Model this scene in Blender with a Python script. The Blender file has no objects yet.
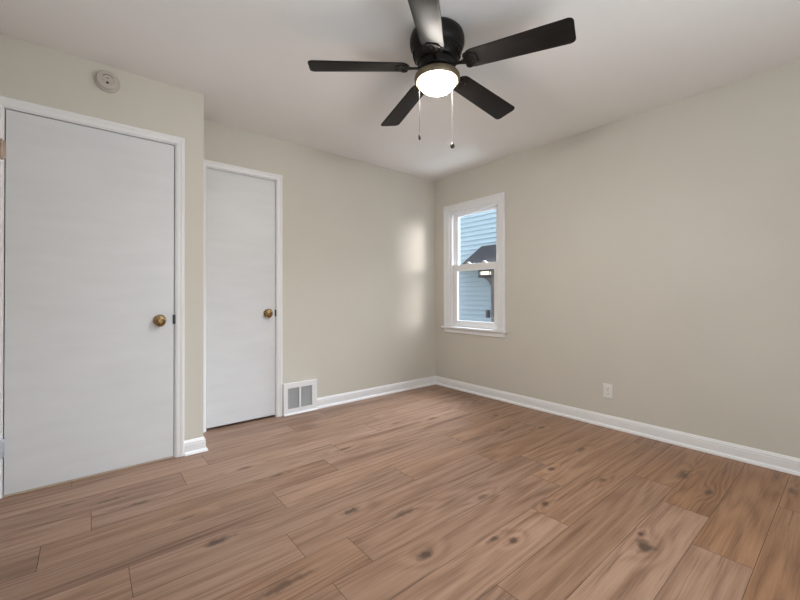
import bpy, bmesh, math, random
from mathutils import Vector, Matrix

S = bpy.context.scene
COL = S.collection
random.seed(7)
R = math.radians

# ---------------------------------------------------------------- camera, world, lights, exposure
YAW, PITCH, ROLL, FPX = -0.6891, 0.0076, -0.0021, 378.37
cd = bpy.data.cameras.new('camera')
cd.sensor_fit = 'HORIZONTAL'
cd.sensor_width = 36.0
cd.lens = FPX / 800.0 * 36.0
cd.clip_start = 0.02
cd.shift_y = -6.8 / 800.0
cam = bpy.data.objects.new('camera', cd)
COL.objects.link(cam)
fw = Vector((-math.sin(YAW) * math.cos(PITCH), math.cos(YAW) * math.cos(PITCH), math.sin(PITCH)))
rt0 = Vector((math.cos(YAW), math.sin(YAW), 0))
up0 = rt0.cross(fw)
rt = rt0 * math.cos(ROLL) + up0 * math.sin(ROLL)
up = up0 * math.cos(ROLL) - rt0 * math.sin(ROLL)
M = Matrix((rt, up, -fw)).transposed().to_4x4()
M.translation = Vector((-3.2142, -3.2376, 1.0504))
cam.matrix_world = M
S.camera = cam

W = bpy.data.worlds.new('sky')
S.world = W
W.use_nodes = True
wn = W.node_tree
wn.nodes.clear()
w_tc = wn.nodes.new('ShaderNodeTexCoord')
w_sep = wn.nodes.new('ShaderNodeSeparateXYZ')
w_ramp = wn.nodes.new('ShaderNodeValToRGB')
w_bg = wn.nodes.new('ShaderNodeBackground')
w_out = wn.nodes.new('ShaderNodeOutputWorld')
w_ramp.color_ramp.elements[0].position = 0.0
w_ramp.color_ramp.elements[0].color = (0.88, 0.95, 1.0, 1)
w_ramp.color_ramp.elements[1].position = 0.7
w_ramp.color_ramp.elements[1].color = (0.52, 0.72, 1.0, 1)
wn.links.new(w_tc.outputs['Generated'], w_sep.inputs[0])
wn.links.new(w_sep.outputs['Z'], w_ramp.inputs[0])
wn.links.new(w_ramp.outputs[0], w_bg.inputs['Color'])
w_bg.inputs['Strength'].default_value = 1.6
wn.links.new(w_bg.outputs[0], w_out.inputs['Surface'])

sd = bpy.data.lights.new('low_sun', 'SUN')
sd.energy = 3.0
sd.angle = R(18)
sd.color = (1.0, 0.92, 0.89)
sun = bpy.data.objects.new('low_sun', sd)
COL.objects.link(sun)
sun.rotation_euler = Vector((-1, 1.42, -0.285)).to_track_quat('-Z', 'Y').to_euler()


def area(name, loc, direction, sx, sy, energy, color):
    d = bpy.data.lights.new(name, 'AREA')
    d.shape = 'RECTANGLE'
    d.size, d.size_y = sx, sy
    d.energy = energy
    d.color = color
    o = bpy.data.objects.new(name, d)
    COL.objects.link(o)
    o.location = loc
    o.rotation_euler = Vector(direction).to_track_quat('-Z', 'Z').to_euler()
    return o


# added fill lamps on the unseen rear and left walls, standing in for daylight
FILL_TINT = (0.86, 0.95, 1.06)
area('rear_fill_down', (-1.9, -3.655, 1.35), (0, 1, -2.0), 2.0, 1.2, 22, FILL_TINT)
area('rear_fill_up', (-1.9, -3.656, 1.35), (0, 1, 2.5), 2.0, 1.2, 19, FILL_TINT)
area('rear_fill_low', (-2.0, -3.654, 1.45), (-0.2, 1, -0.45), 1.9, 1.0, 3.6, FILL_TINT).data.spread = R(45)  # added fill to lift the lower part of the doors
area('rear_fill_ceiling', (-2.3, -3.657, 1.35), (-0.1, 1, 1.2), 1.2, 1.2, 4, FILL_TINT).data.spread = R(80)  # added fill aimed up at the ceiling
area('side_fill_up', (-3.696, -2.05, 1.35), (1, 0, 2.5), 1.0, 1.2, 6, FILL_TINT)
# fill lamps added outside the window, imitating sky above and bounce off the driveway
area('alley_fill_down', (1.3, -0.56, 3.0), (-1.3, 0, -1.6), 1.6, 0.8, 430, FILL_TINT)
area('alley_fill_up', (1.0, -0.56, -0.3), (-1.0, 0, 1.6), 1.6, 0.8, 37, FILL_TINT)

S.view_settings.view_transform = 'Standard'
S.view_settings.look = 'None'
S.view_settings.gamma = 1
S.view_settings.use_curve_mapping = False
S.view_settings.exposure = 0.04
S.cycles.max_bounces = 12
S.cycles.diffuse_bounces = 8
S.cycles.sample_clamp_indirect = 6


# ---------------------------------------------------------------- materials
def new_mat(name):
    m = bpy.data.materials.new(name)
    m.use_nodes = True
    nt = m.node_tree
    b = nt.nodes['Principled BSDF']
    return m, nt, b


def N(nt, t, **kw):
    n = nt.nodes.new(t)
    for k, v in kw.items():
        setattr(n, k, v)
    return n


def plain(name, color, rough=0.5, metal=0.0, spec=0.5, noise=0.0, nscale=30, bump=0.0, bscale=200, stretch=None):
    m, nt, b = new_mat(name)
    b.inputs['Base Color'].default_value = (*color, 1)
    b.inputs['Roughness'].default_value = rough
    b.inputs['Metallic'].default_value = metal
    b.inputs['Specular IOR Level'].default_value = spec
    tc = N(nt, 'ShaderNodeTexCoord')
    src = tc.outputs['Object']
    if stretch:
        mp = N(nt, 'ShaderNodeMapping')
        mp.inputs['Scale'].default_value = stretch
        nt.links.new(src, mp.inputs['Vector'])
        src = mp.outputs[0]
    if noise:
        n = N(nt, 'ShaderNodeTexNoise')
        n.inputs['Scale'].default_value = nscale
        n.inputs['Detail'].default_value = 4
        nt.links.new(src, n.inputs['Vector'])
        mr = N(nt, 'ShaderNodeMapRange')
        mr.inputs['From Min'].default_value = 0.3
        mr.inputs['From Max'].default_value = 0.7
        mr.inputs['To Min'].default_value = 1 - noise
        mr.inputs['To Max'].default_value = 1 + noise
        nt.links.new(n.outputs['Fac'], mr.inputs['Value'])
        mx = N(nt, 'ShaderNodeVectorMath', operation='SCALE')
        mx.inputs[0].default_value = color
        nt.links.new(mr.outputs[0], mx.inputs['Scale'])
        nt.links.new(mx.outputs[0], b.inputs['Base Color'])
    if bump:
        n2 = N(nt, 'ShaderNodeTexNoise')
        n2.inputs['Scale'].default_value = bscale
        n2.inputs['Detail'].default_value = 3
        nt.links.new(src, n2.inputs['Vector'])
        bp = N(nt, 'ShaderNodeBump')
        bp.inputs['Strength'].default_value = bump
        bp.inputs['Distance'].default_value = 0.002
        nt.links.new(n2.outputs['Fac'], bp.inputs['Height'])
        nt.links.new(bp.outputs[0], b.inputs['Normal'])
    return m


def emit(name, color, strength):
    m, nt, b = new_mat(name)
    b.inputs['Base Color'].default_value = (0.9, 0.88, 0.82, 1)
    b.inputs['Emission Color'].default_value = (*color, 1)
    b.inputs['Emission Strength'].default_value = strength
    b.inputs['Roughness'].default_value = 0.3
    return m


def see_through(name, color, fac, gloss=False):
    """fac = share of the surface that is solid"""
    m, nt, b = new_mat(name)
    out = nt.nodes['Material Output']
    tr = N(nt, 'ShaderNodeBsdfTransparent')
    mx = N(nt, 'ShaderNodeMixShader')
    mx.inputs[0].default_value = fac
    nt.links.new(tr.outputs[0], mx.inputs[1])
    if gloss:
        g = N(nt, 'ShaderNodeBsdfGlossy')
        g.inputs['Roughness'].default_value = 0.02
        nt.links.new(g.outputs[0], mx.inputs[2])
    else:
        b.inputs['Base Color'].default_value = (*color, 1)
        b.inputs['Roughness'].default_value = 0.7
        nt.links.new(b.outputs[0], mx.inputs[2])
    nt.links.new(mx.outputs[0], out.inputs['Surface'])
    return m


MT = {}
MT['wall'] = plain('beige_wall_paint', (0.605, 0.586, 0.528), 0.75, spec=0.2, noise=0.015, nscale=2.2, bump=0.12, bscale=260)
MT['ceiling'] = plain('ceiling_paint', (0.79, 0.778, 0.76), 0.85, spec=0.15, noise=0.012, nscale=2.0, bump=0.1, bscale=220)
MT['trim'] = plain('white_trim_paint', (0.80, 0.81, 0.83), 0.32, spec=0.4, noise=0.01, nscale=8)
MT['door'] = plain('white_door_paint', (0.68, 0.70, 0.725), 0.40, spec=0.4, noise=0.03, nscale=2.5, bump=0.05, bscale=40, stretch=(1, 1, 5))
MT['plastic'] = plain('white_plastic', (0.78, 0.77, 0.76), 0.35)
MT['beige_plastic'] = plain('aged_white_plastic', (0.50, 0.465, 0.425), 0.5)
MT['dark_slot'] = plain('dark_slot', (0.03, 0.03, 0.03), 0.6)
MT['brass'] = plain('aged_brass', (0.36, 0.25, 0.12), 0.24, metal=1.0, noise=0.5, nscale=70)
MT['copper'] = plain('dull_hinge_metal', (0.46, 0.36, 0.29), 0.4, metal=0.6, noise=0.08, nscale=80)
MT['steel'] = plain('pale_hinge_metal', (0.60, 0.66, 0.74), 0.35, metal=0.4, noise=0.08, nscale=80)
MT['darkmetal'] = plain('dark_latch_metal', (0.025, 0.025, 0.027), 0.5, metal=0.2)
MT['bronze'] = plain('oil_rubbed_bronze', (0.009, 0.007, 0.006), 0.42, metal=0.0, spec=0.2, noise=0.25, nscale=25)
MT['rim'] = plain('antique_bronze_rim', (0.17, 0.135, 0.085), 0.42, metal=0.5, noise=0.15, nscale=40)
MT['blade'] = plain('dark_walnut_blade', (0.010, 0.008, 0.0072), 0.50, spec=0.17, noise=0.35, nscale=3.5, stretch=(1.5, 26, 1))
MT['chain'] = plain('chain_metal', (0.16, 0.155, 0.15), 0.6, metal=0.0)
MT['fob'] = plain('dark_wood_fob', (0.02, 0.014, 0.012), 0.35)
MT['bowl'] = emit('lit_frosted_glass', (1.0, 0.94, 0.86), 215.0)
MT['vinyl'] = plain('white_window_vinyl', (0.80, 0.80, 0.81), 0.35)
MT['glass'] = see_through('window_glass', (1, 1, 1), 0.05, gloss=True)
MT['screen'] = see_through('insect_screen', (0.10, 0.11, 0.12), 0.22)
MT['grille'] = plain('grey_register_metal', (0.44, 0.45, 0.46), 0.45, metal=0.15)
MT['siding'] = plain('pale_blue_siding', (0.46, 0.565, 0.605), 0.55, noise=0.02, nscale=5)
MT['shingle'] = plain('dark_roof_shingles', (0.075, 0.066, 0.067), 0.9, spec=0.2, noise=0.3, nscale=14, bump=0.4, bscale=60)
MT['soffit'] = plain('porch_soffit', (0.25, 0.26, 0.27), 0.7)
MT['post'] = plain('weathered_brown_post', (0.070, 0.055, 0.047), 0.8, noise=0.15, nscale=12, stretch=(1, 1, 0.15))
MT['porch_glow'] = emit('lit_porch_glass', (1.0, 0.83, 0.62), 3.2)
MT['concrete'] = plain('driveway_concrete', (0.42, 0.41, 0.40), 0.85, noise=0.1, nscale=6)
MT['threshold'] = plain('tan_threshold_wood', (0.50, 0.40, 0.30), 0.5, noise=0.1, nscale=12)
MT['cavity'] = plain('closet_dark', (0.05, 0.045, 0.04), 0.9)
MT['substrate'] = plain('plank_groove', (0.045, 0.028, 0.02), 0.8)

# knots read off the photograph: x, y, length, width, strength
KNOTS = [(-1.41, -2.66, .060, .038, .95), (-1.33, -2.62, .022, .016, .9), (-2.15, -2.11, .045, .026, 1.0),
         (-1.86, -2.225, .05, .016, .9), (-1.80, -2.285, .034, .018, .9), (-1.43, -2.22, .035, .018, .9),
         (-1.04, -2.04, .035, .02, .8), (-2.03, -1.83, .07, .022, .7), (-2.78, -1.48, .07, .024, 1.0),
         (-2.22, -1.65, .06, .022, .9), (-2.67, -1.90, .13, .022, .8), (-1.62, -1.98, .05, .02, .7),
         (-3.13, -0.77, .10, .014, .9), (-3.28, -0.69, .07, .012, .7), (-3.02, -0.90, .06, .015, .8),
         (-2.47, -0.84, .05, .014, .8), (-2.36, -1.06, .05, .016, .8), (-2.85, -1.20, .06, .014, .7),
         (-1.85, -0.98, .05, .016, .8), (-0.93, -0.90, .05, .018, .8), (-1.25, -0.80, .06, .016, .6),
         (-0.42, -1.62, .05, .02, .8), (-0.62, -2.02, .06, .024, .8), (-0.52, -2.58, .09, .03, .8),
         (-0.66, -2.72, .05, .02, .8), (-0.95, -2.30, .045, .02, .7), (-0.30, -3.0, .05, .02, .7),
         (-0.45, -1.20, .05, .018, .8), (-0.70, -1.45, .045, .016, .8), (-1.86, -0.40, .12, .07, .42)]


def floor_material():
    m, nt, b = new_mat('oak_laminate_planks')
    L = nt.links.new

    def mth(op, a, c=None, clamp=False):
        n = N(nt, 'ShaderNodeMath', operation=op, use_clamp=clamp)
        for i, v in enumerate((a, c)):
            if v is None:
                continue
            if isinstance(v, (int, float)):
                n.inputs[i].default_value = v
            else:
                L(v, n.inputs[i])
        return n.outputs[0]

    def noise(vec, scale, detail=4, rough=0.55, dist=0.0):
        n = N(nt, 'ShaderNodeTexNoise')
        n.inputs['Scale'].default_value = scale
        n.inputs['Detail'].default_value = detail
        n.inputs['Roughness'].default_value = rough
        n.inputs['Distortion'].default_value = dist
        L(vec, n.inputs['Vector'])
        return n.outputs['Fac']

    uv = N(nt, 'ShaderNodeUVMap', uv_map='grain')
    sep = N(nt, 'ShaderNodeSeparateXYZ')
    L(uv.outputs[0], sep.inputs[0])
    u, v = sep.outputs['X'], sep.outputs['Y']
    tc = N(nt, 'ShaderNodeTexCoord')
    pos = tc.outputs['Object']
    wob = N(nt, 'ShaderNodeTexNoise')
    wob.inputs['Scale'].default_value = 28
    wob.inputs['Detail'].default_value = 3
    L(pos, wob.inputs['Vector'])
    wobs = mth('MULTIPLY', mth('SUBTRACT', wob.outputs['Fac'], 0.5), 1.5)
    knot = None
    bend = None
    for kx, ky, rx, ry, st in KNOTS:
        s = N(nt, 'ShaderNodeVectorMath', operation='SUBTRACT')
        L(pos, s.inputs[0])
        s.inputs[1].default_value = (kx, ky, 0)
        sc = N(nt, 'ShaderNodeVectorMath', operation='MULTIPLY')
        L(s.outputs[0], sc.inputs[0])
        sc.inputs[1].default_value = (1 / rx, 1 / ry, 0)
        ln = N(nt, 'ShaderNodeVectorMath', operation='LENGTH')
        L(sc.outputs[0], ln.inputs[0])
        d = ln.outputs['Value']
        mr = N(nt, 'ShaderNodeMapRange', interpolation_type='SMOOTHSTEP')
        mr.inputs['From Min'].default_value = 0.25
        mr.inputs['From Max'].default_value = 1.25
        mr.inputs['To Min'].default_value = st
        mr.inputs['To Max'].default_value = 0
        L(mth('ADD', d, wobs), mr.inputs['Value'])
        mr2 = N(nt, 'ShaderNodeMapRange', interpolation_type='SMOOTHSTEP')
        mr2.inputs['From Min'].default_value = 0.5
        mr2.inputs['From Max'].default_value = 3.6
        mr2.inputs['To Min'].default_value = 1
        mr2.inputs['To Max'].default_value = 0
        L(d, mr2.inputs['Value'])
        knot = mr.outputs[0] if knot is None else mth('MAXIMUM', knot, mr.outputs[0])
        bend = mr2.outputs[0] if bend is None else mth('MAXIMUM', bend, mr2.outputs[0])
    vb = mth('ADD', v, mth('MULTIPLY', bend, 0.010))

    def vec(su, sv, vv=None):
        c = N(nt, 'ShaderNodeCombineXYZ')
        L(mth('MULTIPLY', u, su), c.inputs[0])
        L(mth('MULTIPLY', vv if vv is not None else vb, sv), c.inputs[1])
        return c.outputs[0]

    broad = noise(vec(0.62, 21), 1.0, 6, 0.62, 0.15)
    fine = noise(vec(4.0, 165), 1.0, 4, 0.65)
    blot = noise(vec(0.9, 8.5), 1.0, 4, 0.55, 0.3)
    field = noise(vec(0.40, 4.6), 1.0, 2, 0.4, 0.2)
    rings = mth('SINE', mth('MULTIPLY', mth('ADD', field, mth('MULTIPLY', bend, 0.07)), 85.0))
    rings = mth('MULTIPLY', mth('ADD', rings, 1), 0.5)
    g = mth('ADD', mth('MULTIPLY', broad, 0.40), mth('MULTIPLY', fine, 0.34))
    g = mth('ADD', g, mth('MULTIPLY', rings, 0.085))
    g = mth('ADD', g, mth('MULTIPLY', blot, 0.28))
    ramp = N(nt, 'ShaderNodeValToRGB')
    e = ramp.color_ramp.elements
    e[0].position = 0.36
    e[0].color = (0.104, 0.056, 0.036, 1)
    e[1].position = 0.72
    e[1].color = (0.378, 0.245, 0.171, 1)
    k = e.new(0.465)
    k.color = (0.214, 0.123, 0.081, 1)
    k = e.new(0.565)
    k.color = (0.295, 0.182, 0.123, 1)
    L(g, ramp.inputs[0])
    # sparse darker streaks along the boards
    sk = N(nt, 'ShaderNodeMapRange', interpolation_type='SMOOTHSTEP')
    sk.inputs['From Min'].default_value = 0.58
    sk.inputs['From Max'].default_value = 0.74
    sk.inputs['To Min'].default_value = 0.0
    sk.inputs['To Max'].default_value = 0.72
    L(noise(vec(1.5, 40), 1.0, 4, 0.6, 0.2), sk.inputs['Value'])
    att = N(nt, 'ShaderNodeAttribute', attribute_name='tone')
    mul = N(nt, 'ShaderNodeMix', data_type='RGBA', blend_type='MULTIPLY')
    mul.inputs[0].default_value = 1
    L(ramp.outputs[0], mul.inputs[6])
    L(att.outputs['Color'], mul.inputs[7])
    mst = N(nt, 'ShaderNodeMix', data_type='RGBA')
    L(sk.outputs[0], mst.inputs[0])
    L(mul.outputs[2], mst.inputs[6])
    mst.inputs[7].default_value = (0.105, 0.060, 0.041, 1)
    mk = N(nt, 'ShaderNodeMix', data_type='RGBA')
    L(mth('MULTIPLY', knot, 0.9, True), mk.inputs[0])
    L(mst.outputs[2], mk.inputs[6])
    mk.inputs[7].default_value = (0.062, 0.036, 0.025, 1)
    L(mk.outputs[2], b.inputs['Base Color'])
    rr = N(nt, 'ShaderNodeMapRange')
    rr.inputs['To Min'].default_value = 0.50
    rr.inputs['To Max'].default_value = 0.36
    L(broad, rr.inputs['Value'])
    L(rr.outputs[0], b.inputs['Roughness'])
    b.inputs['Specular IOR Level'].default_value = 0.35
    bp = N(nt, 'ShaderNodeBump')
    bp.inputs['Strength'].default_value = 0.12
    bp.inputs['Distance'].default_value = 0.001
    L(fine, bp.inputs['Height'])
    L(bp.outputs[0], b.inputs['Normal'])
    return m


MT['floor'] = floor_material()


# ---------------------------------------------------------------- mesh helpers
def box(bm, x0, x1, y0, y1, z0, z1, bevel=0.0, seg=2):
    vs = [bm.verts.new((x, y, z)) for x in (x0, x1) for y in (y0, y1) for z in (z0, z1)]
    F = [(0, 1, 3, 2), (4, 6, 7, 5), (0, 4, 5, 1), (2, 3, 7, 6), (0, 2, 6, 4), (1, 5, 7, 3)]
    fs = [bm.faces.new([vs[i] for i in f]) for f in F]
    if bevel:
        es = list({e for f in fs for e in f.edges})
        bmesh.ops.bevel(bm, geom=es, offset=bevel, segments=seg, profile=0.5, affect='EDGES')


def lathe(bm, prof, axis_pt, axis='z', seg=48, close=False):
    rings = []
    for r, h in prof:
        if r < 1e-6:
            p = {'z': (0, 0, h), 'y': (0, h, 0), 'x': (h, 0, 0)}[axis]
            rings.append([bm.verts.new(Vector(p) + Vector(axis_pt))])
            continue
        ring = []
        for i in range(seg):
            a = 2 * math.pi * i / seg
            c, s = r * math.cos(a), r * math.sin(a)
            p = {'z': (c, s, h), 'y': (c, h, s), 'x': (h, c, s)}[axis]
            ring.append(bm.verts.new(Vector(p) + Vector(axis_pt)))
        rings.append(ring)
    for a, b in zip(rings, rings[1:]):
        if len(a) == 1 and len(b) == 1:
            continue
        for i in range(seg):
            j = (i + 1) % seg
            if len(a) == 1:
                bm.faces.new((a[0], b[i], b[j]))
            elif len(b) == 1:
                bm.faces.new((a[i], b[0], a[j]))
            else:
                bm.faces.new((a[i], b[i], b[j], a[j]))


def prism(bm, pts, a0, a1, fn):
    """pts: closed 2-D outline; fn(p, a) -> 3-D point; extruded from a0 to a1 with end caps"""
    A = [bm.verts.new(fn(p, a0)) for p in pts]
    B = [bm.verts.new(fn(p, a1)) for p in pts]
    n = len(pts)
    for i in range(n):
        j = (i + 1) % n
        bm.faces.new((A[i], A[j], B[j], B[i]))
    bm.faces.new(A[::-1])
    bm.faces.new(B)


def sweep(bm, prof, path, normals, closed_ends=True):
    """prof: outline in (offset along normal, height-like second axis); path: list of (point, side vector, up vector)"""
    rings = []
    for (p, sv, uv) in path:
        rings.append([bm.verts.new(Vector(p) + Vector(sv) * a + Vector(uv) * b) for a, b in prof])
    n = len(prof)
    for A, B in zip(rings, rings[1:]):
        for i in range(n):
            j = (i + 1) % n
            bm.faces.new((A[i], A[j], B[j], B[i]))
    if closed_ends:
        bm.faces.new(rings[0][::-1])
        bm.faces.new(rings[-1])


def tube(bm, pts, r, seg=8):
    rings = []
    for i, p in enumerate(pts):
        p = Vector(p)
        t = (Vector(pts[min(i + 1, len(pts) - 1)]) - Vector(pts[max(i - 1, 0)])).normalized()
        a = t.cross(Vector((0.3, 0.7, 0.64))).normalized()
        c = t.cross(a)
        rings.append([bm.verts.new(p + (a * math.cos(q) + c * math.sin(q)) * r) for q in [2 * math.pi * k / seg for k in range(seg)]])
    for A, B in zip(rings, rings[1:]):
        for i in range(seg):
            j = (i + 1) % seg
            bm.faces.new((A[i], A[j], B[j], B[i]))
    bm.faces.new(rings[0][::-1])
    bm.faces.new(rings[-1])


def obj(name, bm, mat, parent=None, smooth=False, origin=None):
    """link the bmesh (world coordinates) as one mesh object"""
    bmesh.ops.recalc_face_normals(bm, faces=bm.faces)
    org = Vector(origin) if origin else Vector((0, 0, 0))
    base = Vector((0, 0, 0))
    q = parent
    while q:
        base += q.location
        q = q.parent
    for v in bm.verts:
        v.co -= base + org
    me = bpy.data.meshes.new(name)
    bm.to_mesh(me)
    bm.free()
    for m in (mat if isinstance(mat, list) else [mat]):
        me.materials.append(m)
    if smooth:
        for p in me.polygons:
            p.use_smooth = True
        me.set_sharp_from_angle(angle=R(38))
    o = bpy.data.objects.new(name, me)
    COL.objects.link(o)
    o.location = org
    if parent:
        o.parent = parent
    return o


def tag(o, label=None, cat=None, group=None, kind=None):
    if label: o['label'] = label
    if cat: o['category'] = cat
    if group: o['group'] = group
    if kind: o['kind'] = kind
    return o


def empty(name, loc, label=None, cat=None, kind=None, group=None):
    o = bpy.data.objects.new(name, None)
    o.empty_display_size = 0.1
    COL.objects.link(o)
    o.location = loc
    return tag(o, label, cat, group, kind)


def struct(name, bm, mat, label, cat, smooth=False):
    return tag(obj(name, bm, mat, smooth=smooth), label, cat, None, 'structure')


NB = bmesh.new
H = 2.4325
XL, YR = -3.70, -3.66        # left and rear wall faces
BX, BY = -2.6064, -0.3877    # corner of the entry wall that stands forward

# ---------------------------------------------------------------- floor
PITCHW, Y0, PL = 0.1935, -0.070, 1.322
PHASE = {3: -1.455, 4: -3.19, 5: -3.355, 6: -2.44, 7: -3.08, 8: -2.525, 9: -2.33, 10: -2.51, 11: -1.51,
         12: -2.055, 13: -0.935, 14: -1.23, 0: -2.9, 1: -1.95, 2: -2.62, 15: -0.55}
TONES = {}


def set_tone(k, x, br, warm=0.0):
    TONES[(k, x)] = (br, warm)


set_tone(13, -1.5, 1.12, -0.02)
set_tone(13, -0.5, 0.86, 0.37)
set_tone(14, -1.6, 1.02, 0.02)
set_tone(14, -0.6, 0.90, 0.35)
set_tone(15, -1.2, 0.88, 0.35)
set_tone(15, -0.3, 0.86, 0.37)
set_tone(12, -1.5, 0.90, 0.10)
set_tone(12, -2.4, 0.94, 0.02)
set_tone(12, -0.3, 0.90, 0.24)
set_tone(11, -2.0, 1.10, 0.0)
set_tone(11, -0.8, 0.95, 0.16)
set_tone(10, -1.8, 0.97, 0.0)
set_tone(10, -0.6, 1.06, 0.14)
set_tone(10, -2.8, 0.95, 0.0)
set_tone(9, -2.0, 0.97, -0.03)
set_tone(9, -2.8, 0.98, 0.06)
set_tone(9, -0.6, 1.02, 0.12)
set_tone(8, -1.8, 0.95, -0.03)
set_tone(8, -2.9, 0.97, -0.04)
set_tone(7, -2.4, 0.92, -0.05)
set_tone(6, -0.5, 1.05, 0.10)
set_tone(7, -1.2, 0.98, 0.04)
set_tone(8, -0.6, 0.92, 0.16)
set_tone(5, -0.4, 0.95, 0.12)
set_tone(4, -1.2, 0.97, 0.0)
set_tone(4, -3.4, 0.97, -0.03)
set_tone(5, -3.5, 0.84, 0.0)
set_tone(7, -3.3, 0.96, 0.0)
set_tone(6, -3.0, 0.86, -0.02)
set_tone(6, -1.8, 0.99, -0.02)
set_tone(5, -2.6, 0.86, 0.06)
set_tone(5, -1.5, 0.96, -0.02)
set_tone(4, -2.5, 0.95, -0.06)


def build_floor():
    bm = NB()
    uvl = bm.loops.layers.uv.new('grain')
    cl = bm.loops.layers.float_color.new('tone')
    rnd = random.Random(11)

    def quad(x0, x1, y0, y1, z, ou, ov, tone, mi):
        vs = [bm.verts.new(p) for p in ((x0, y0, z), (x1, y0, z), (x1, y1, z), (x0, y1, z))]
        f = bm.faces.new(vs)
        f.material_index = mi
        for lp in f.loops:
            c = lp.vert.co
            lp[uvl].uv = (c.x + ou, c.y + ov)
            lp[cl] = (*tone, 1)
        return f

    xmin, xmax, ymin, ymax = -3.80, 0.06, -3.76, 0.06
    quad(xmin, xmax, ymin, ymax, -0.0025, 0, 0, (1, 1, 1), 1)
    gx, gy = 0.0009, 0.0008
    for k in range(-1, 21):
        ya, yb = Y0 - PITCHW * (k + 1), Y0 - PITCHW * k
        ya, yb = max(ya, ymin), min(yb, ymax)
        if yb - ya < 0.01:
            continue
        ph = PHASE.get(k, rnd.uniform(0, PL))
        ph -= 0.010
        x = ph - PL * math.ceil((ph - xmin) / PL)
        while x < xmax:
            xa, xb = max(x, xmin), min(x + PL, xmax)
            x += PL
            if xb - xa < 0.005:
                continue
            br, wm = rnd.uniform(0.84, 1.06), rnd.uniform(-0.05, 0.06) + 0.04 * (xa + 2) / 2
            for (kk, xx), tv in TONES.items():
                if kk == k and xa < xx < xb:
                    br, wm = tv
            tone = (br * (1 + wm * 0.25), br * (1 - wm * 0.12), br * (1 - wm * 0.65))
            quad(xa + gx, xb - gx, ya + gy, yb - gy, 0, rnd.uniform(0, 60), rnd.uniform(0, 60), tone, 0)
    me = bpy.data.meshes.new('floor')
    bm.to_mesh(me)
    bm.free()
    me.materials.append(MT['floor'])
    me.materials.append(MT['substrate'])
    o = bpy.data.objects.new('floor', me)
    COL.objects.link(o)
    tag(o, 'brown oak look plank floor with knots and thin seams', 'floor', None, 'structure')


build_floor()

# ---------------------------------------------------------------- walls and ceiling
T = 0.14
bm = NB(); box(bm, XL - T, T, YR - T, T, H, H + 0.12)
struct('ceiling', bm, MT['ceiling'], 'smooth off white ceiling carrying the dark fan', 'ceiling')

WY0, WY1, WZ0, WZ1 = -0.912, -0.238, 0.690, 2.008     # window opening in the right wall
bm = NB()
box(bm, 0, T, YR - T, WY0, -0.02, H)
box(bm, 0, T, WY1, T, -0.02, H)
box(bm, 0, T, WY0, WY1, -0.02, WZ0)
box(bm, 0, T, WY0, WY1, WZ1, H)
struct('wall_right', bm, MT['wall'], 'beige wall holding the window and the outlet', 'wall')

# back wall with the closet opening
CX0, CX1, CZ = -2.508, -1.945, 2.067
bm = NB()
box(bm, CX1, T * 0, 0, T, -0.02, H)
box(bm, XL - T, CX0, 0, T, -0.02, H)
box(bm, CX0, CX1, 0, T, CZ, H)
box(bm, CX0 - 0.02, CX1 + 0.02, 0.40, 0.42, -0.02, CZ + 0.02)
box(bm, CX0 - 0.02, CX0, T, 0.42, -0.02, CZ + 0.02)
box(bm, CX1, CX1 + 0.02, T, 0.42, -0.02, CZ + 0.02)
box(bm, CX0, CX1, T, 0.42, CZ, CZ + 0.02)
box(bm, CX0, CX1, 0.058, 0.42, -0.03, -0.004)
struct('wall_back', bm, MT['wall'], 'beige wall with the closet door and floor register', 'wall')

# entry wall standing forward, with the entry opening
EX0, EX1, EZ = -3.563, -2.771, 2.052
bm = NB()
box(bm, EX1, BX, BY, -0.001, -0.02, H)
box(bm, XL - T, EX0, BY, -0.001, -0.02, H)
box(bm, EX0, EX1, BY, -0.001, EZ, H)
box(bm, EX0, EX1, BY + 0.10, -0.001, -0.02, EZ)
struct('wall_front', bm, MT['wall'], 'beige wall standing forward around the entry door', 'wall')

# left wall and rear wall, each with a closed recess behind its added fill lamps
bm = NB()
box(bm, XL - T, XL, -1.5, -0.001, -0.02, H)
box(bm, XL - T, XL, YR - T, -2.6, -0.02, H)
box(bm, XL - T, XL - 0.12, -2.6, -1.5, 0.70, 2.0)
box(bm, XL - T, XL, -2.6, -1.5, -0.02, 0.70)
box(bm, XL - T, XL, -2.6, -1.5, 2.0, H)
struct('wall_left', bm, MT['wall'], 'beige wall beside the entry door hinges, out of frame', 'wall')
bm = NB()
box(bm, XL, -3.0, YR - T, YR, -0.02, H)
box(bm, -0.4, 0, YR - T, YR, -0.02, H)
box(bm, -3.0, -0.4, YR - T, YR - 0.12, 0.70, 2.0)
box(bm, -3.0, -0.4, YR - T, YR, -0.02, 0.70)
box(bm, -3.0, -0.4, YR - T, YR, 2.0, H)
struct('wall_rear', bm, MT['wall'], 'beige wall behind the camera with a wide closed recess behind added lamps', 'wall')

# ---------------------------------------------------------------- baseboards
BASE = [(0, 0), (0.026, 0), (0.026, 0.006), (0.022, 0.016), (0.014, 0.022), (0.013, 0.066), (0.011, 0.072), (0.012, 0.078),
        (0.008, 0.086), (0.005, 0.094), (0, 0.095)]


def baseboard(name, path, label):
    bm = NB()
    sweep(bm, BASE, path, None)
    struct(name, bm, MT['trim'], label, 'baseboard')


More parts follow.
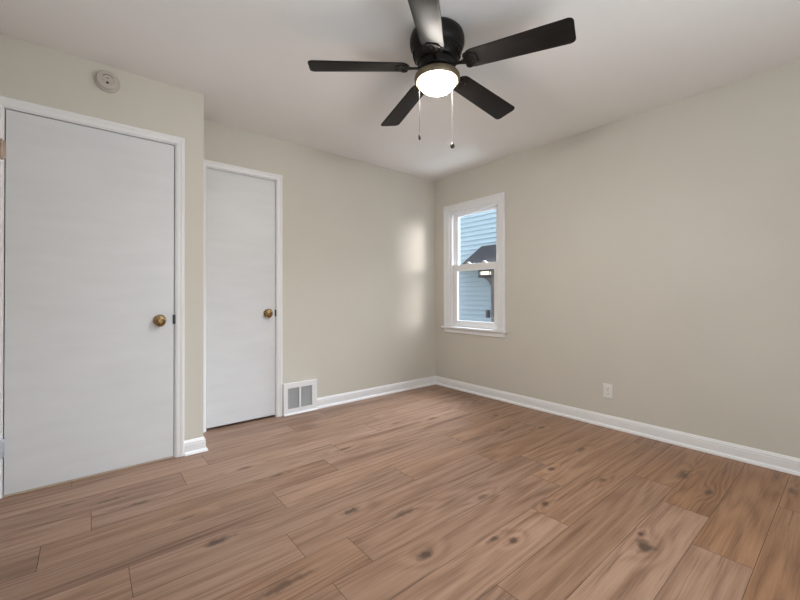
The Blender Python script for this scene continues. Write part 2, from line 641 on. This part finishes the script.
UPV = (0, 0, 1)
baseboard('baseboard_right', [((0, 0, 0), (-1, -1, 0), UPV), ((0, YR, 0), (-1, 0, 0), UPV)],
          'white baseboard under the window and outlet wall')
baseboard('baseboard_back', [((-1.566, 0, 0), (0, -1, 0), UPV), ((0, 0, 0), (-1, -1, 0), UPV)],
          'white baseboard between the floor register and the corner')
baseboard('baseboard_front', [((-2.7225, BY, 0), (0, -1, 0), UPV), ((BX, BY, 0), (1, -1, 0), UPV), ((BX, -0.022, 0), (1, 0, 0), UPV)],
          'short white baseboard wrapping the corner beside the entry door')

# ---------------------------------------------------------------- doors
CAS = [(0, 0), (0.048, 0), (0.048, 0.012), (0.044, 0.017), (0.031, 0.016), (0.024, 0.012), (0.011, 0.011), (0.005, 0.009), (0, 0.006)]


def casing(x0, x1, z1, yface, parent, left=True):
    """door trim around an opening; outline widths run away from the opening"""
    bm = NB()
    path = []
    if left:
        path.append(((x0, yface, 0), (-1, 0, 0), (0, -1, 0)))
        path.append(((x0, yface, z1), (-1, 0, 1), (0, -1, 0)))
    else:
        path.append(((x0, yface, z1), (0, 0, 1), (0, -1, 0)))
    path.append(((x1, yface, z1), (1, 0, 1), (0, -1, 0)))
    path.append(((x1, yface, 0), (1, 0, 0), (0, -1, 0)))
    sweep(bm, CAS, path, None)
    return obj('door_casing', bm, MT['trim'], parent)


def jamb(x0, x1, z1, y0, y1, parent):
    bm = NB()
    t = 0.006
    box(bm, x0, x0 + t, y0, y1, 0, z1)
    box(bm, x1 - t, x1, y0, y1, 0, z1)
    box(bm, x0 + t, x1 - t, y0, y1, z1 - t, z1)
    return obj('door_jamb', bm, MT['trim'], parent)


def door_knob(x, y, z, parent, sign=-1, facets=True):
    """brass knob on a rose, standing out towards -y"""
    bm = NB()
    lathe(bm, [(0, 0), (0.036, 0), (0.036, -0.003), (0.032, -0.008), (0.016, -0.011), (0, -0.011)], (x, y, z), 'y', 32)
    rose = obj('knob_rose', bm, MT['brass'], parent, True)
    bm = NB()
    lathe(bm, [(0, -0.010), (0.013, -0.011), (0.012, -0.020), (0.022, -0.024), (0.0335, -0.030), (0.0375, -0.038), (0.0350, -0.046),
               (0.0270, -0.052), (0.015, -0.055), (0.014, -0.0535), (0, -0.0535)], (x, y, z), 'y', 10 if facets else 32)
    for vv in bm.verts:
        vv.co.x = x + (vv.co.x - x) * 0.84
        vv.co.z = z + (vv.co.z - z) * 1.06
    k = obj('door_knob', bm, MT['brass'], parent, not facets)
    bm = NB()
    box(bm, x - 0.0022, x + 0.0022, y - 0.0575, y - 0.053, z - 0.006, z + 0.006, 0.001)
    obj('turn_button', bm, MT['brass'], k)
    return k


def hinge(x, y, z, parent, mat):
    bm = NB()
    hh = 0.048
    box(bm, x - 0.012, x + 0.015, y - 0.0028, y + 0.001, z - hh, z + hh, 0.0008)
    for i in range(5):
        z0 = z - hh + i * 2 * hh / 5
        lathe(bm, [(0, z0 + 0.0006), (0.0068, z0 + 0.0006), (0.0068, z0 + 2 * hh / 5 - 0.0006), (0, z0 + 2 * hh / 5 - 0.0006)], (x, y - 0.006, 0), 'z', 14)
    for s in (-1, 1):
        lathe(bm, [(0, z + s * hh), (0.005, z + s * hh), (0.006, z + s * (hh + 0.003)), (0.004, z + s * (hh + 0.007)), (0, z + s * (hh + 0.008))], (x, y - 0.006, 0), 'z', 14)
    return obj('hinge', bm, mat, parent, True)


# entry door
d1 = empty('door_1', ((EX0 + EX1) / 2, BY, 0), 'wide plain white door with brass knob and two hinges', 'door', 'structure')
casing(EX0, EX1, EZ, BY, d1)
jamb(EX0, EX1, EZ, BY + 0.001, BY + 0.099, d1)
DF = BY + 0.006
bm = NB(); box(bm, EX0 + 0.010, EX1 - 0.0105, DF, DF + 0.035, 0.010, EZ - 0.0105, 0.0015)
obj('door_slab', bm, MT['door'], d1)
bm = NB(); box(bm, EX0 + 0.007, EX1 - 0.007, DF - 0.004, BY + 0.09, 0.0003, 0.008, 0.002)
tag(obj('threshold', bm, MT['threshold'], d1), 'thin tan threshold strip')
door_knob(-2.860, DF, 0.898, d1)
tag(hinge(EX0 - 0.004, BY - 0.001, 1.822, d1, MT['copper']), 'dull copper coloured hinge')
tag(hinge(EX0 - 0.002, BY - 0.001, 0.260, d1, MT['steel']), 'pale bluish hinge near the floor')
bm = NB(); box(bm, EX1 - 0.0165, EX1 - 0.0025, DF - 0.0065, DF + 0.012, 0.872, 0.932, 0.0008)
tag(obj('latch_plate', bm, MT['darkmetal'], d1), 'dark metal latch plate')

# closet door
d2 = empty('door_2', ((CX0 + CX1) / 2, 0, 0), 'narrow plain white closet door with brass knob', 'door', 'structure')
casing(CX0, CX1, CZ, 0.0, d2)
jamb(CX0, CX1, CZ, 0.001, 0.10, d2)
bm = NB(); box(bm, CX0 + 0.008, CX1 - 0.0095, 0.006, 0.041, 0.020, CZ - 0.0095, 0.0015)
obj('door_slab', bm, MT['door'], d2)
door_knob(-2.022, 0.006, 0.905, d2, facets=False)
bm = NB(); box(bm, CX1 - 0.0145, CX1 - 0.0030, -0.0005, 0.016, 0.876, 0.934, 0.0008)
tag(obj('latch_plate', bm, MT['darkmetal'], d2), 'dark metal latch plate')

# ---------------------------------------------------------------- window
wdw = empty('window_1', (0, (WY0 + WY1) / 2, WZ0), 'white double hung window with lower insect screen', 'window', 'structure')
CW = 0.080
CASW = [(0, 0), (CW, 0), (CW, 0.016), (CW - 0.006, 0.020), (CW - 0.020, 0.019), (CW - 0.030, 0.014), (0.012, 0.013), (0.006, 0.010), (0, 0.008)]
bm = NB()
sweep(bm, CASW, [((0, WY1, 0.705), (0, 1, 0), (-1, 0, 0)), ((0, WY1, WZ1), (0, 1, 1), (-1, 0, 0)),
                 ((0, WY0, WZ1), (0, -1, 1), (-1, 0, 0)), ((0, WY0, 0.705), (0, -1, 0), (-1, 0, 0))], None)
obj('window_casing', bm, MT['trim'], wdw)
bm = NB()
box(bm, -0.042, 0.012, WY0 - CW - 0.030, WY1 + CW + 0.024, 0.682, 0.703, 0.006, 3)
box(bm, -0.010, 0.10, WY0 + 0.001, WY1 - 0.001, 0.691, 0.7029)
obj('window_stool', bm, MT['trim'], wdw)
bm = NB()
box(bm, -0.016, -0.0002, WY0 - CW, WY1 + CW, 0.632, 0.682, 0.003)
obj('window_apron', bm, MT['trim'], wdw)
# vinyl frame lining the opening, with the exposed tracks
bm = NB()
FX0, FX1 = 0.004, 0.136
for (ya, yb, s) in ((WY1 - 0.014, WY1 - 0.0005, 1), (WY0 + 0.0005, WY0 + 0.014, -1)):
    box(bm, FX0, FX1, ya, yb, 0.7035, WZ1 - 0.0005)
for (yi, s) in ((WY1 - 0.014, -1), (WY0 + 0.014, 1)):
    for xa, w_ in ((0.012, 0.010), (0.060, 0.008), (0.110, 0.014)):
        y_a, y_b = sorted((yi, yi + s * 0.012))
        box(bm, xa, xa + w_, y_a, y_b, 0.7035, WZ1 - 0.0005)
box(bm, FX0, FX1, WY0 + 0.014, WY1 - 0.014, WZ1 - 0.018, WZ1 - 0.0005)
box(bm, 0.012, 0.022, WY0 + 0.014, WY1 - 0.014, WZ1 - 0.028, WZ1 - 0.018)
box(bm, 0.10, FX1, WY0 + 0.014, WY1 - 0.014, 0.7035, 0.718)
obj('window_frame', bm, MT['vinyl'], wdw)


def sash(name, xa, xb, za, zb, gya, gyb, gza, gzb, meet_top=False):
    ya, yb = WY0 + 0.016, WY1 - 0.016
    bm = NB()
    box(bm, xa, xb, ya, gya, za, zb, 0.002)
    box(bm, xa, xb, gyb, yb, za, zb, 0.002)
    box(bm, xa, xb, gya, gyb, za, gza, 0.002)
    box(bm, xa, xb, gya, gyb, gzb, zb, 0.002)
    s = obj(name, bm, MT['vinyl'], wdw)
    xm = (xa + xb) / 2
    bm = NB()
    box(bm, xm - 0.002, xm + 0.002, gya - 0.004, gyb + 0.004, gza - 0.004, gzb + 0.004)
    obj('window_pane', bm, MT['glass'], s)
    return s


up_s = sash('upper_sash', 0.070, 0.102, 1.366, WZ1 - 0.019, -0.832, -0.306, 1.404, 1.961)
lo_s = sash('lower_sash', 0.026, 0.058, 0.7035, 1.404, -0.835, -0.326, 0.773, 1.332)
for yl in (-0.489, -0.708):
    bm = NB()
    box(bm, 0.028, 0.056, yl - 0.028, yl + 0.028, 1.4041, 1.412, 0.003)
    lathe(bm, [(0, 1.410), (0.014, 1.410), (0.014, 1.420), (0.010, 1.425), (0, 1.426)], (0.042, yl, 0), 'z', 16)
    box(bm, 0.020, 0.046, yl - 0.012, yl + 0.012, 1.416, 1.423, 0.003)
    obj('sash_lock', bm, MT['vinyl'], lo_s)
bm = NB()
box(bm, 0.1215, 0.1225, WY0 + 0.02, WY1 - 0.02, 0.72, 1.39)
tag(obj('insect_screen', bm, MT['screen'], wdw), 'dark see through insect screen')

# ---------------------------------------------------------------- wall outlet
oc = Vector((0, -1.954, 0.2875))
wo = empty('wall_outlet', (oc.x, oc.y, oc.z), 'small white duplex outlet plate on the beige wall above the baseboard', 'outlet')
bm = NB(); box(bm, -0.006, -0.0002, oc.y - 0.036, oc.y + 0.036, oc.z - 0.058, oc.z + 0.058, 0.0025)
obj('cover_plate', bm, MT['plastic'], wo)
for dz in (-0.020, 0.020):
    bm = NB(); box(bm, -0.0085, -0.0055, oc.y - 0.017, oc.y + 0.017, oc.z + dz - 0.0145, oc.z + dz + 0.0145, 0.004, 3)
    rc = obj('receptacle', bm, MT['plastic'], wo)
    bm = NB()
    box(bm, -0.0088, -0.0080, oc.y - 0.008, oc.y - 0.0058, oc.z + dz - 0.002, oc.z + dz + 0.008)
    box(bm, -0.0088, -0.0080, oc.y + 0.0058, oc.y + 0.008, oc.z + dz - 0.002, oc.z + dz + 0.007)
    lathe(bm, [(0, -0.0088), (0.0026, -0.0088), (0.0026, -0.0080), (0, -0.0080)], (0, oc.y, oc.z + dz - 0.008), 'x', 12)
    obj('outlet_slots', bm, MT['dark_slot'], rc)
bm = NB(); lathe(bm, [(0, -0.0075), (0.003, -0.0072), (0.0034, -0.0055), (0, -0.0055)], (0, oc.y, oc.z), 'x', 12)
obj('plate_screw', bm, MT['chain'], wo)

# ---------------------------------------------------------------- floor register on the back wall
rg = empty('air_register', (-1.71, 0, 0), 'white wall register with two grey louvred panels beside the closet door', 'vent')
RX0, RX1, RZ1 = -1.889, -1.568, 0.276
GX = ((-1.850, -1.743), (-1.727, -1.617))
GZ0, GZ1 = 0.050, 0.232
bm = NB()
yo = -0.022
box(bm, RX0, GX[0][0], yo, -0.0003, 0.0005, RZ1)
box(bm, GX[1][1], RX1, yo, -0.0003, 0.0005, RZ1)
box(bm, GX[0][1], GX[1][0], yo, -0.0003, GZ0, GZ1)
box(bm, GX[0][0], GX[1][1], yo, -0.0003, GZ1, RZ1)
box(bm, GX[0][0], GX[1][1], yo, -0.0003, 0.0005, GZ0)
# sloping foot of the register
prism(bm, [(yo + 0.001, 0.0005), (yo - 0.014, 0.0005), (yo - 0.013, 0.005), (yo + 0.001, 0.016)], RX0, RX1, lambda p, a: (a, p[0], p[1]))
obj('register_frame', bm, MT['trim'], rg)
for gx0, gx1 in GX:
    bm = NB()
    box(bm, gx0, gx1, -0.004, -0.001, GZ0, GZ1)
    n = 10
    for i in range(n):
        zc = GZ0 + (i + 0.5) * (GZ1 - GZ0) / n
        prism(bm, [(-0.019, zc - 0.0075), (-0.018, zc - 0.0085), (-0.005, zc + 0.0045), (-0.006, zc + 0.0055)], gx0, gx1, lambda p, a: (a, p[0], p[1]))
    tag(obj('louvre_panel', bm, MT['grille'], rg), 'grey louvred panel')
for xs in (RX0 + 0.018, RX1 - 0.022):
    bm = NB(); lathe(bm, [(0, yo - 0.002), (0.004, yo - 0.0015), (0.005, yo + 0.001), (0, yo + 0.001)], (xs, 0, 0.145), 'y', 12)
    obj('register_screw', bm, MT['trim'], rg)

# ---------------------------------------------------------------- smoke detector
sx, sz = -3.130, 2.332
sm = empty('smoke_detector', (sx, BY, sz), 'round off white smoke detector on the wall above the entry door', 'smoke detector')
bm = NB(); lathe(bm, [(0, -0.0003), (0.061, -0.0003), (0.061, -0.012), (0.058, -0.014), (0, -0.014)], (sx, BY, sz), 'y', 40)
tag(obj('mounting_base', bm, MT['beige_plastic'], sm, True), 'slightly wider beige base')
bm = NB(); lathe(bm, [(0, -0.013), (0.046, -0.013), (0.046, -0.021), (0.053, -0.023), (0.053, -0.036), (0.049, -0.041), (0.034, -0.0425), (0.032, -0.0405), (0.028, -0.0405),
                      (0.026, -0.0425), (0, -0.043)], (sx, BY, sz), 'y', 40)
obj('cover', bm, MT['beige_plastic'], sm, True)
bm = NB()
for a0 in (0.4, 1.4):
    pts = [(sx + 0.019 * a0 * math.cos(q), BY - 0.043, sz + 0.019 * a0 * math.sin(q)) for q in [0.5 + 0.25 * i for i in range(9)]]
    tube(bm, pts, 0.0016, 6)
obj('sounder_grille', bm, MT['dark_slot'], sm)
bm = NB(); lathe(bm, [(0, -0.047), (0.006, -0.0465), (0.007, -0.042), (0, -0.042)], (sx - 0.001, BY, sz - 0.020), 'y', 16)
tag(obj('test_button', bm, MT['dark_slot'], sm), 'small dark test button')

# ---------------------------------------------------------------- ceiling fan
FXc, FYc = -1.805, -1.837
fan = empty('ceiling_fan', (FXc, FYc, H), 'dark bronze flush ceiling fan with five blades and a lit glass bowl', 'ceiling fan')


def fz(profile):
    return [(r, z) for r, z in profile]


FC = (FXc, FYc, 0)
bm = NB()
lathe(bm, [(0, H - 0.0005), (0.112, H - 0.0005), (0.124, H - 0.006), (0.137, H - 0.020), (0.1425, H - 0.038), (0.143, 2.372), (0.140, 2.356), (0.133, 2.344), (0.126, 2.336),
           (0.122, 2.320), (0.114, 2.290), (0.104, 2.276), (0.070, 2.270), (0, 2.270)], FC, 'z', 56)
mh = obj('motor_housing', bm, MT['bronze'], fan, True)
bm = NB()
for i in range(30):       # lacy vent band around the lower housing
    a = 2 * math.pi * i / 30
    pts = []
    for j in range(7):
        t = j / 6
        r = 0.1255 - 0.010 * t + 0.0035 * math.sin(math.pi * t)
        aa = a + 0.10 * math.sin(2 * math.pi * t)
        pts.append((FXc + r * math.cos(aa), FYc + r * math.sin(aa), 2.332 - 0.044 * t))
    tube(bm, pts, 0.0028, 6)
tag(obj('vent_band', bm, MT['bronze'], mh, True), 'ring of curled bronze vent ribs')
bm = NB()
lathe(bm, [(0, 2.2705), (0.088, 2.270), (0.094, 2.266), (0.094, 2.240), (0.086, 2.232), (0, 2.232)], FC, 'z', 40)
obj('flywheel', bm, MT['bronze'], fan, True)
bm = NB()
lathe(bm, [(0, 2.233), (0.050, 2.233), (0.058, 2.226), (0.062, 2.214), (0, 2.213)], FC, 'z', 40)
obj('switch_housing', bm, MT['bronze'], fan, True)
# light kit
bm = NB()
lathe(bm, [(0, 2.2165), (0.062, 2.2165), (0.096, 2.214), (0.110, 2.208), (0.118, 2.199), (0.1195, 2.188), (0.117, 2.178), (0.111, 2.171), (0.101, 2.170), (0.099, 2.176), (0, 2.178)], FC, 'z', 56)
lk = obj('light_rim', bm, MT['rim'], fan, True)
bm = NB()
prof = [(0.098, 2.177)]
for i in range(1, 11):
    a = i / 10 * math.pi / 2
    prof.append((0.098 * math.cos(a) if i < 10 else 0, 2.176 - 0.060 * math.sin(a)))
lathe(bm, prof, FC, 'z', 56)
tag(obj('glass_bowl', bm, MT['bowl'], fan, True), 'glowing frosted glass bowl')

# blades and their brackets
TH0, PIT, ZB, DROOP = 146.6, R(-12), 2.216, 0.026
RB0, RB1 = 0.150, 0.660


def blade_outline():
    pts = []
    rc = 0.022
    w0, w1 = 0.057, 0.0685       # half widths near root and tip
    for i in range(9):           # rounded root
        a = math.pi / 2 + math.pi * i / 8
        pts.append((RB0 + 0.045 + 0.045 * math.cos(a), w0 * math.sin(a)))
    for i in range(7):
        a = -math.pi / 2 + math.pi / 2 * i / 6
        pts.append((RB1 - rc + rc * math.cos(a), -w1 + rc + rc * math.sin(a)))
    for i in range(7):
        a = math.pi / 2 * i / 6
        pts.append((RB1 - rc + rc * math.cos(a), w1 - rc + rc * math.sin(a)))
    return pts


def pitched(p, z):
    """blade-space (radius, across, height) turned by the blade pitch about its own length"""
    lift = DROOP * (RB1 - p[0]) / (RB1 - RB0)
    return (p[0], p[1] * math.cos(PIT) - z * math.sin(PIT), ZB - H + lift + p[1] * math.sin(PIT) + z * math.cos(PIT))


def blade_mesh():
    bm = NB()
    prism(bm, blade_outline(), -0.003, 0.003, lambda p, a: pitched(p, a))
    es = [e for e in bm.edges if len(e.link_faces) == 2 and any(len(f.verts) > 6 for f in e.link_faces)]
    bmesh.ops.bevel(bm, geom=es, offset=0.0014, segments=2, profile=0.5, affect='EDGES')
    return bm


def bracket_mesh():
    bm = NB()
    # arm from the flywheel
    arm = [(0.082, 0.011), (0.112, 0.008), (0.135, 0.010), (0.160, 0.020), (0.160, -0.020), (0.135, -0.010), (0.112, -0.008), (0.082, -0.011)]
    prism(bm, arm[::-1], -0.010, -0.004, lambda p, a: (p[0], p[1] * math.cos(PIT * min(1, max(0, (p[0] - .08) / .08))),
                                                      ZB + DROOP - H + a + p[1] * math.sin(PIT * min(1, max(0, (p[0] - .08) / .08))) + 0.006 * max(0, (0.14 - p[0]) / 0.058)))
    # scrolled plate under the blade root: a ring with three curls
    for cx, cy, rr in ((0.180, 0.0, 0.020), (0.170, 0.030, 0.0155), (0.170, -0.030, 0.0155), (0.204, 0.018, 0.011), (0.204, -0.018, 0.011)):
        pts = [pitched((cx + rr * math.cos(q), cy + rr * math.sin(q)), -0.0065) for q in [2 * math.pi * i / 20 for i in range(21)]]
        tube(bm, pts, 0.0045, 8)
    out = [(0.150, 0.016), (0.164, 0.042), (0.186, 0.046), (0.206, 0.034), (0.218, 0.0), (0.206, -0.034), (0.186, -0.046), (0.164, -0.042), (0.150, -0.016)]
    prism(bm, out[::-1], -0.0075, -0.0032, lambda p, a: pitched(p, a))
    for cx, cy in ((0.196, 0.0), (0.176, 0.030), (0.176, -0.030)):
        prism(bm, [(cx + 0.005 * math.cos(q), cy + 0.005 * math.sin(q)) for q in [2 * math.pi * i / 10 for i in range(10)]], -0.0115, -0.007, lambda p, a: pitched(p, a))
    return bm


def local_obj(name, bm, mat, parent, smooth=False):
    bmesh.ops.recalc_face_normals(bm, faces=bm.faces)
    me = bpy.data.meshes.new(name)
    bm.to_mesh(me)
    bm.free()
    me.materials.append(mat)
    if smooth:
        for p in me.polygons:
            p.use_smooth = True
        me.set_sharp_from_angle(angle=R(38))
    o = bpy.data.objects.new(name, me)
    COL.objects.link(o)
    o.parent = parent
    return o


b0 = local_obj('fan_blade', blade_mesh(), MT['blade'], fan, True)
k0 = local_obj('blade_bracket', bracket_mesh(), MT['bronze'], fan, True)
for i in range(5):
    if i == 0:
        b, k = b0, k0
    else:
        b, k = b0.copy(), k0.copy()
        COL.objects.link(b)
        COL.objects.link(k)
        b.parent = fan
        k.parent = fan
    b.rotation_euler = (0, 0, R(TH0 - 72 * i))
    k.rotation_euler = (0, 0, R(TH0 - 72 * i))

# pull chains
RX = (math.cos(YAW), math.sin(YAW))
for off, zend, dark in ((-0.0926, 1.894, True), (0.0787, 1.849, False)):
    px, py = FXc + RX[0] * off, FYc + RX[1] * off
    bm = NB()
    tube(bm, [(px, py, 2.192), (px, py, zend)], 0.0007, 6)
    zz = 2.186
    while zz > zend:
        lathe(bm, [(0, zz + 0.0017), (0.0015, zz + 0.0007), (0.0015, zz - 0.0007), (0, zz - 0.0017)], (px, py, 0), 'z', 6)
        zz -= 0.0062
    ch = obj('pull_chain', bm, MT['fob'] if dark else MT['chain'], fan, True)
    bm = NB()
    if dark:
        lathe(bm, [(0, zend + 0.008), (0.003, zend + 0.007), (0.0062, zend - 0.002), (0.0068, zend - 0.012), (0.0055, zend - 0.024), (0, zend - 0.027)], (px, py, 0), 'z', 16)
    else:
        lathe(bm, [(0, zend + 0.010), (0.003, zend + 0.009), (0.005, zend + 0.002), (0.0105, zend - 0.007), (0.0115, zend - 0.014), (0.0085, zend - 0.023), (0, zend - 0.026)], (px, py, 0), 'z', 16)
    tag(obj('chain_fob', bm, MT['fob'], ch, True), 'dark wooden fob')

# ---------------------------------------------------------------- outside the window
bm = NB(); box(bm, 0.16, 9, -9, 9, -0.55, -0.45)
tag(obj('ground', bm, MT['concrete']), 'concrete driveway between the two houses', 'ground', None, 'structure')

nh = empty('neighbor_house', (3.2, 2.5, -0.45), 'neighbouring house in pale blue lap siding with a dark porch roof', 'house')
bm = NB()
SX, SY0, SY1 = 3.20, 0.62, 6.0
box(bm, SX + 0.02, SX + 0.30, SY0, SY1, -0.45, 4.4)
z = -0.35
while z < 4.35:
    prism(bm, [(SX + 0.021, z), (SX + 0.012, z + 0.001), (SX - 0.030, z), (SX - 0.031, z + 0.010), (SX + 0.006, z + 0.099), (SX + 0.021, z + 0.099)], SY0, SY1, lambda p, a: (p[0], a, p[1]))
    z += 0.1
obj('siding_wall', bm, MT['siding'], nh)
# porch roof
A, B_ = (3.185, 1.82, 2.10), (3.185, 0.30, 2.10)
E_, C_, D_ = (2.40, 0.30, 1.655), (2.40, 1.715, 1.655), (3.185, 2.41, 1.655)
bm = NB()
top = [bm.verts.new(p) for p in (A, B_, E_, C_, D_)]
bot = [bm.verts.new((p[0], p[1], 1.60)) for p in (A, B_, E_, C_, D_)]
bm.faces.new((top[0], top[1], top[2], top[3]))
bm.faces.new((top[0], top[3], top[4]))
bm.faces.new((bot[3], bot[2], bot[1], bot[0]))
bm.faces.new((bot[4], bot[3], bot[0]))
for i, j in ((1, 2), (2, 3), (3, 4), (4, 0), (0, 1)):
    if (i, j) == (0, 1) or (i, j) == (4, 0):
        bm.faces.new((top[i], top[j], bot[j], bot[i]))
    else:
        bm.faces.new((top[i], top[j], bot[j], bot[i]))
obj('porch_roof', bm, MT['shingle'], nh)
bm = NB()
box(bm, 2.42, 2.46, 0.32, 1.60, 1.545, 1.60)
obj('porch_beam', bm, MT['soffit'], nh)
bm = NB()
box(bm, 2.55, 2.67, 1.00, 1.105, -0.45, 1.60, 0.004)
prism(bm, [(1.105, 1.10), (1.125, 1.24), (1.18, 1.32), (1.26, 1.382), (1.32, 1.398), (1.105, 1.398)], 2.57, 2.65, lambda p, a: (a, p[0], p[1]))
obj('porch_post', bm, MT['post'], nh)

pl = empty('porch_light', (2.62, 1.25, 1.598), 'lit box lantern under the neighbouring dark porch roof', 'porch light')
bm = NB()
box(bm, 2.54, 2.70, 1.12, 1.39, 1.513, 1.598, 0.006)
for yy in (1.12, 1.375):
    for xx in (2.54, 2.685):
        box(bm, xx, xx + 0.015, yy, yy + 0.015, 1.449, 1.513)
box(bm, 2.535, 2.705, 1.115, 1.395, 1.400, 1.449, 0.004)
obj('lantern_frame', bm, MT['bronze'], pl)
bm = NB()
box(bm, 2.56, 2.68, 1.190, 1.350, 1.450, 1.512, 0.006)
tag(obj('lantern_glass', bm, MT['porch_glow'], pl), 'glowing warm glass')

ub = empty('utility_box', (3.17, 1.625, 0.60), 'small dark box low on the pale blue siding', 'utility box')
bm = NB(); box(bm, 3.10, 3.168, 1.595, 1.655, 0.60, 0.76, 0.005)
obj('box_body', bm, MT['darkmetal'], ub)
bm = NB(); box(bm, 3.095, 3.102, 1.600, 1.650, 0.61, 0.75, 0.003)
obj('box_cover', bm, MT['darkmetal'], ub)
